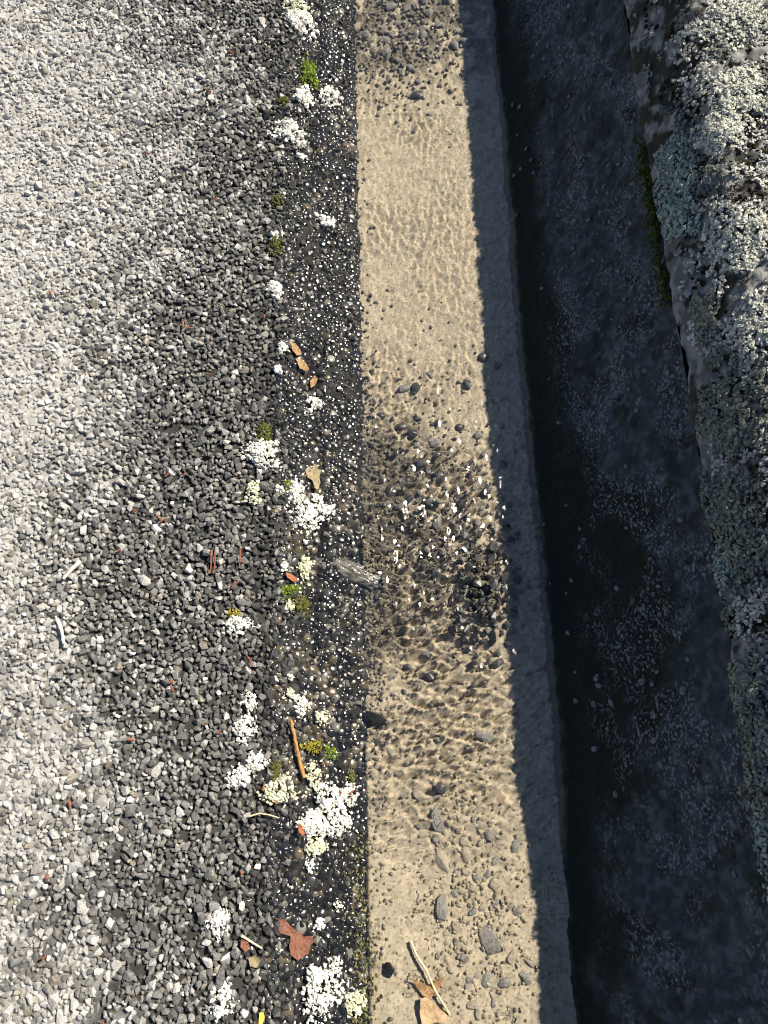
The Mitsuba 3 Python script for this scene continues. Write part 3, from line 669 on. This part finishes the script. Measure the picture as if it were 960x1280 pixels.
for px, py, w, h, c, lab in (
    (387, 93, 18, 28, GREEN, 'bright green moss tuft near the top of the road edge'), (354, 127, 14, 9, OLIVE, 'olive moss scrap left of the upper white clumps'),
    (346, 252, 12, 12, OLIVE, 'small olive moss tuft in the upper third of the road edge'), (345, 307, 13, 24, OLIVE, 'long olive moss tuft on the dry side of the road edge'),
    (330, 541, 18, 22, OLIVE, 'olive moss tuft above the large white lichen clump'), (360, 606, 9, 10, GREEN, 'tiny green moss tuft beside the beige lobed leaf'),
    (364, 739, 22, 15, GREEN, 'green moss tuft below the orange leaf scrap'), (376, 755, 18, 20, OLIVE, 'olive moss tuft right below the green tuft'),
    (293, 767, 18, 9, YELLOW, 'yellow moss on top of the white clump out on the asphalt'), (345, 961, 14, 24, OLIVE, 'olive moss tuft left of the orange twig'),
    (414, 942, 14, 12, GREEN, 'green moss tuft right of the orange twig'), (390, 933, 20, 13, YELLOW, 'yellow green moss tuft touching the orange twig'), (439, 972, 8, 15, OLIVE, 'olive moss scrap at the water edge above the large cluster')):
    clump(num('moss_tuft'), px, py, w, h, c, lab, 'moss', None, 1.7, .4, 'mat_moss_vc')

# olive crumbs of algae where the wet edge meets the dry silt
r = np.random.default_rng(90)
n = 480
py = 1300 - 260 * r.random(n) ** 1.4; px = 452 + 9 * r.normal(size=n) + 5 * np.sin(py / 37)
d = _cam(px, py) @ W2C; p = CAM + d * (H_CAM / -d[:, 2])[:, None]
p[:, 2] = np.maximum(bed_z(p[:, 0], p[:, 1]), np.where(p[:, 0] < -.02, edge_pts(p[:, 0], p[:, 1])[:, 2], -1)) + .0012
m, ids = scatter(LEAFLETS, r.integers(0, 10, n), rotm(n) * r.uniform(.0014, .0036, n)[:, None, None], p)
put('algae_fringe', m, 'mat_moss_vc', 'olive tan fringe of algae between the black wet edge and the silt at the bottom', 'algae', kind='stuff',
    color=(np.where(r.random((n, 1)) < .6, [[.24, .22, .13]], [[.13, .135, .06]]) * r.uniform(.7, 1.3, (n, 1)))[ids])

# ------------------------------------------------------------------ leaves, twigs, needles
def surf(px, py, up=.004):
    p = at(px, py)
    if p[0] > -.03: p = p.copy(); p[2] = bed_z(p[0:1], p[1:2])[0]
    return p + [0, 0, up]
def leaf(key, outline, mat, label, curl=.003, up=.004, thick=.0004, cat='leaf', seed=0, tilt_=(0, 0)):
    """outline: pixels of the photograph round the leaf's edge, laid on the surface there"""
    import shapely
    o = np.array(outline, float); c = o.mean(0); p0 = surf(*c, up); s = mm(*c)
    dense = np.array(shapely.Polygon(o).segmentize(2.0).exterior.coords)[:-1]
    rings = [dense]
    pts = np.vstack([c + (dense - c) * t for t in (1, .75, .5, .25)] + [c[None]])
    n = len(dense)
    fs = []
    for k in range(3):
        for i in range(n):
            j = (i + 1) % n
            fs += [[k * n + i, k * n + j, (k + 1) * n + j], [k * n + i, (k + 1) * n + j, (k + 1) * n + i]]
    fs += [[3 * n + i, 3 * n + (i + 1) % n, 4 * n] for i in range(n)]
    q = np.array([surf(a, b, up) for a, b in pts])
    rr = np.linalg.norm(pts - c, axis=1) / (np.linalg.norm(o - c, axis=1).max() + 1e-9)
    q[:, 2] = p0[2] + (q[:, 2] - p0[2]) * .4 + curl * rr ** 2 + curl * 1.2 * (meshkit.noise(np.c_[pts * .12, 0 * rr + seed], seed) - .5) + tilt_[0] * (pts[:, 0] - c[0]) * s + tilt_[1] * (pts[:, 1] - c[1]) * s
    low = q - [0, 0, thick]
    m = len(q); fs = np.array(fs)
    side = []
    for i in range(n):
        j = (i + 1) % n; side += [[i, m + i, m + j], [i, m + j, j]]
    put(key, (np.vstack([q, low]), np.vstack([fs[:, ::-1], fs + m, side])), mat, label, cat, smooth=40)
def stick(key, pix, wpx, mat, label, cat='twig', group=None, up=.004, ends=(1, .7), arch=0.0):
    pts = np.array([surf(a, b, up) for a, b in pix]); s = mm(*pix[0])
    t = np.linspace(0, 1, max(10, 4 * len(pts)))
    tt = np.linspace(0, 1, len(pts))
    c = np.stack([np.interp(t, tt, gaussian_filter(pts[:, k], .01) if False else pts[:, k]) for k in range(3)], 1)
    c[:, 2] += arch * np.sin(np.pi * t)
    c += R.normal(size=c.shape) * wpx * s * .04
    rad = wpx * s / 2 * np.interp(t, [0, 1], ends) * R.uniform(.9, 1.1, len(t))
    import common
    d = np.gradient(c, axis=0); d /= np.linalg.norm(d, axis=1, keepdims=True)
    a = np.cross(d, [0, 0, 1.0]); a /= np.linalg.norm(a, axis=1, keepdims=True); b = np.cross(a, d)
    k = 8; ang = np.arange(k) * 2 * np.pi / k
    v = c[:, None] + rad[:, None, None] * (np.cos(ang)[None, :, None] * a[:, None] + np.sin(ang)[None, :, None] * b[:, None])
    n = len(c); fs = []
    for i in range(n - 1):
        for j in range(k):
            fs += [[i * k + j, (i + 1) * k + (j + 1) % k, i * k + (j + 1) % k], [i * k + j, (i + 1) * k + j, (i + 1) * k + (j + 1) % k]]
    fs += [[0, j, j + 1] for j in range(1, k - 1)] + [[(n - 1) * k, (n - 1) * k + j + 1, (n - 1) * k + j] for j in range(1, k - 1)]
    put(key, (v.reshape(-1, 3), np.array(fs)), mat, label, cat, group, smooth=50)
bsdf('mat_leaf_tan', speck((.40, .26, .13), (.26, .15, .07), 380), .6, .3)
bsdf('mat_leaf_pale', speck((.52, .38, .23), (.40, .28, .16), 380), .65, .3)
bsdf('mat_leaf_red', speck((.26, .115, .075), (.18, .075, .05), 420), .5, .4)
bsdf('mat_leaf_beige', speck((.36, .30, .18), (.26, .21, .12), 300), .6, .3)
bsdf('mat_leaf_yellow', rgb(.70, .60, .10), .5, .3)
bsdf('mat_orange', speck((.42, .15, .07), (.27, .085, .045), 500), .6, .3)
bsdf('mat_twig', proc(lambda p, n, uv: mix((.50, .28, .09), (.34, .17, .05), smoothstep(.4, .65, fbm(p.x * 900, p.y * 220, p.z * 900, 2)))), .6, .3)
bsdf('mat_straw', proc(lambda p, n, uv: mix((.72, .62, .42), (.56, .44, .26), smoothstep(.45, .7, fbm(p.x * 700, p.y * 200, p.z * 700, 2)))), .5, .3)
bsdf('mat_bleached', rgb(.72, .70, .64), .6, .3)
bsdf('mat_needle', rgb(.24, .085, .05), .6, .3)
tag('fallen_leaf', 'curled tan leaf lying on the silt at the bottom, pierced by a straw stem', 'leaf')
leaf('fallen_leaf__blade', [(525, 1243), (532, 1241), (540, 1248), (550, 1257), (561, 1267), (552, 1273), (543, 1273), (535, 1276), (527, 1276), (524, 1262)], 'mat_leaf_pale', 'broad pale tan blade', .003, .006, tilt_=(-.04, .0))
leaf('fallen_leaf__folded_lobe', [(513, 1218), (522, 1222), (532, 1230), (541, 1232), (547, 1219), (555, 1216), (549, 1228), (544, 1238), (537, 1243), (528, 1240), (521, 1231)], 'mat_leaf_tan', 'folded golden brown lobes', .004, .006)
for k_ in ('fallen_leaf__blade', 'fallen_leaf__folded_lobe'): labels[k_].pop('category', None)
stick('straw_stem', [(513, 1173), (520, 1190), (533, 1210), (542, 1232), (553, 1250), (561, 1264)], 2.8, 'mat_straw', 'pale straw stem lying across the curled tan leaf', 'stem', up=.006, arch=.002)
leaf(num('leaf'), [(347, 1148), (352, 1146), (357, 1150), (362, 1155), (370, 1162), (378, 1166), (384, 1172), (387, 1168), (392, 1168), (393, 1175), (388, 1181), (387, 1190), (382, 1192), (373, 1199), (364, 1193), (362, 1182), (364, 1170), (357, 1166), (350, 1166)], 'mat_leaf_red', 'torn red brown leaf lying on the black wet edge', .002, .006)
leaf(num('leaf'), [(382, 588), (386, 584), (390, 588), (393, 582), (397, 583), (398, 588), (402, 590), (400, 598), (401, 606), (398, 614), (394, 612), (391, 602), (384, 597)], 'mat_leaf_beige', 'beige lobed leaf on the wet edge above the middle lichen clumps', .002, .006)
leaf(num('leaf'), [(363, 429), (370, 431), (376, 440), (378, 446), (372, 447), (366, 440)], 'mat_leaf_tan', 'upper of the tan leaf scraps on the wet edge', .002, .006)
leaf(num('leaf'), [(370, 450), (376, 450), (383, 456), (387, 464), (384, 467), (375, 462)], 'mat_leaf_tan', 'middle of the tan leaf scraps, a pointed one', .002, .006)
leaf(num('leaf'), [(388, 478), (394, 472), (398, 476), (394, 484), (389, 487)], 'mat_leaf_tan', 'lowest of the tan leaf scraps, near the water', .002, .006)
leaf(num('leaf'), [(325, 1264), (330, 1263), (332, 1270), (328, 1281), (324, 1281)], 'mat_leaf_yellow', 'slim yellow leaf at the bottom of the road edge', .001, .006)
leaf(num('leaf'), [(358, 717), (365, 719), (372, 724), (374, 729), (366, 728), (360, 723)], 'mat_orange', 'orange leaf scrap on the cream lichen at the long stone', .002, .010)
leaf(num('leaf'), [(375, 1027), (379, 1031), (383, 1041), (379, 1043), (374, 1037)], 'mat_orange', 'orange flake lying in the large white lichen cluster', .001, .016)
leaf(num('leaf'), [(312, 1196), (320, 1192), (328, 1198), (322, 1208), (314, 1206)], 'mat_leaf_beige', 'olive beige leaf left of the red brown leaf', .002, .008)
leaf(num('leaf'), [(303, 1172), (311, 1176), (315, 1184), (308, 1188), (302, 1182)], 'mat_leaf_red', 'brown leaf scrap at the end of a thin stalk', .002, .008)
stick('orange_twig', [(364, 900), (369, 920), (374, 945), (381, 972)], 5.0, 'mat_twig', 'orange brown twig lying along the wet edge above the large lichen cluster', up=.010, ends=(.7, 1))
stick('leaf_stalk', [(303, 1168), (316, 1176), (329, 1184)], 3.0, 'mat_straw', 'thin pale stalk beside the brown leaf scrap', 'stem', up=.008)
stick('bleached_stick', [(82, 725), (92, 714), (103, 703)], 5.5, 'mat_bleached', 'upper bleached stick lying on the dry asphalt', 'twig', up=.009, ends=(.6, 1))
stick('bleached_stick_001', [(74, 775), (79, 786), (83, 806)], 4.5, 'mat_bleached', 'lower bleached stick lying on the dry asphalt', 'twig', up=.009)
stick('grass_stem', [(313, 1020), (326, 1016), (338, 1018), (350, 1022)], 2.0, 'mat_straw', 'thin curved grass stem left of the large lichen cluster', 'stem', up=.010)
nd = [((265, 690), (264, 718)), ((270, 690), (268, 719)), ((301, 687), (300, 712)), ((290, 737), (299, 727)), ((308, 818), (317, 834))]
for i, (a, b) in enumerate(nd):
    stick(num('pine_needle'), [a, ((a[0] + b[0]) / 2 + 1, (a[1] + b[1]) / 2), b], 2.2, 'mat_needle', ['left needle of the upright red brown pair on the asphalt', 'right needle of the upright red brown pair on the asphalt', 'single upright red brown needle beside the pair', 'short slanting needle below the single upright one', 'short needle below the yellow moss clump'][i], 'needle', None, .008)
r = np.random.default_rng(12)
spots = [(230, 408), (236, 412), (205, 652), (201, 649), (215, 853), (217, 862), (170, 640), (150, 690), (331, 398), (262, 470), (258, 905), (275, 915), (165, 925), (90, 1005), (62, 1095), (58, 1195), (130, 1276), (233, 594), (211, 595), (268, 250), (262, 118), (290, 70), (185, 195), (66, 370), (345, 1002), (440, 990), (405, 955), (425, 990), (330, 985), (303, 1090)]
for px, py in spots:
    a = r.uniform(0, 6.28); l = r.uniform(1.6, 3.6)
    stick(num('bud_scale'), [(px - l * math.cos(a), py - l * math.sin(a)), (px, py), (px + l * math.cos(a), py + l * math.sin(a))], r.uniform(2.2, 3.6), 'mat_orange' if r.random() < .6 else 'mat_needle',
          own('tiny orange red bud scale', px, py, None)[0], 'bud scale', 'orange red bud scales', .008)
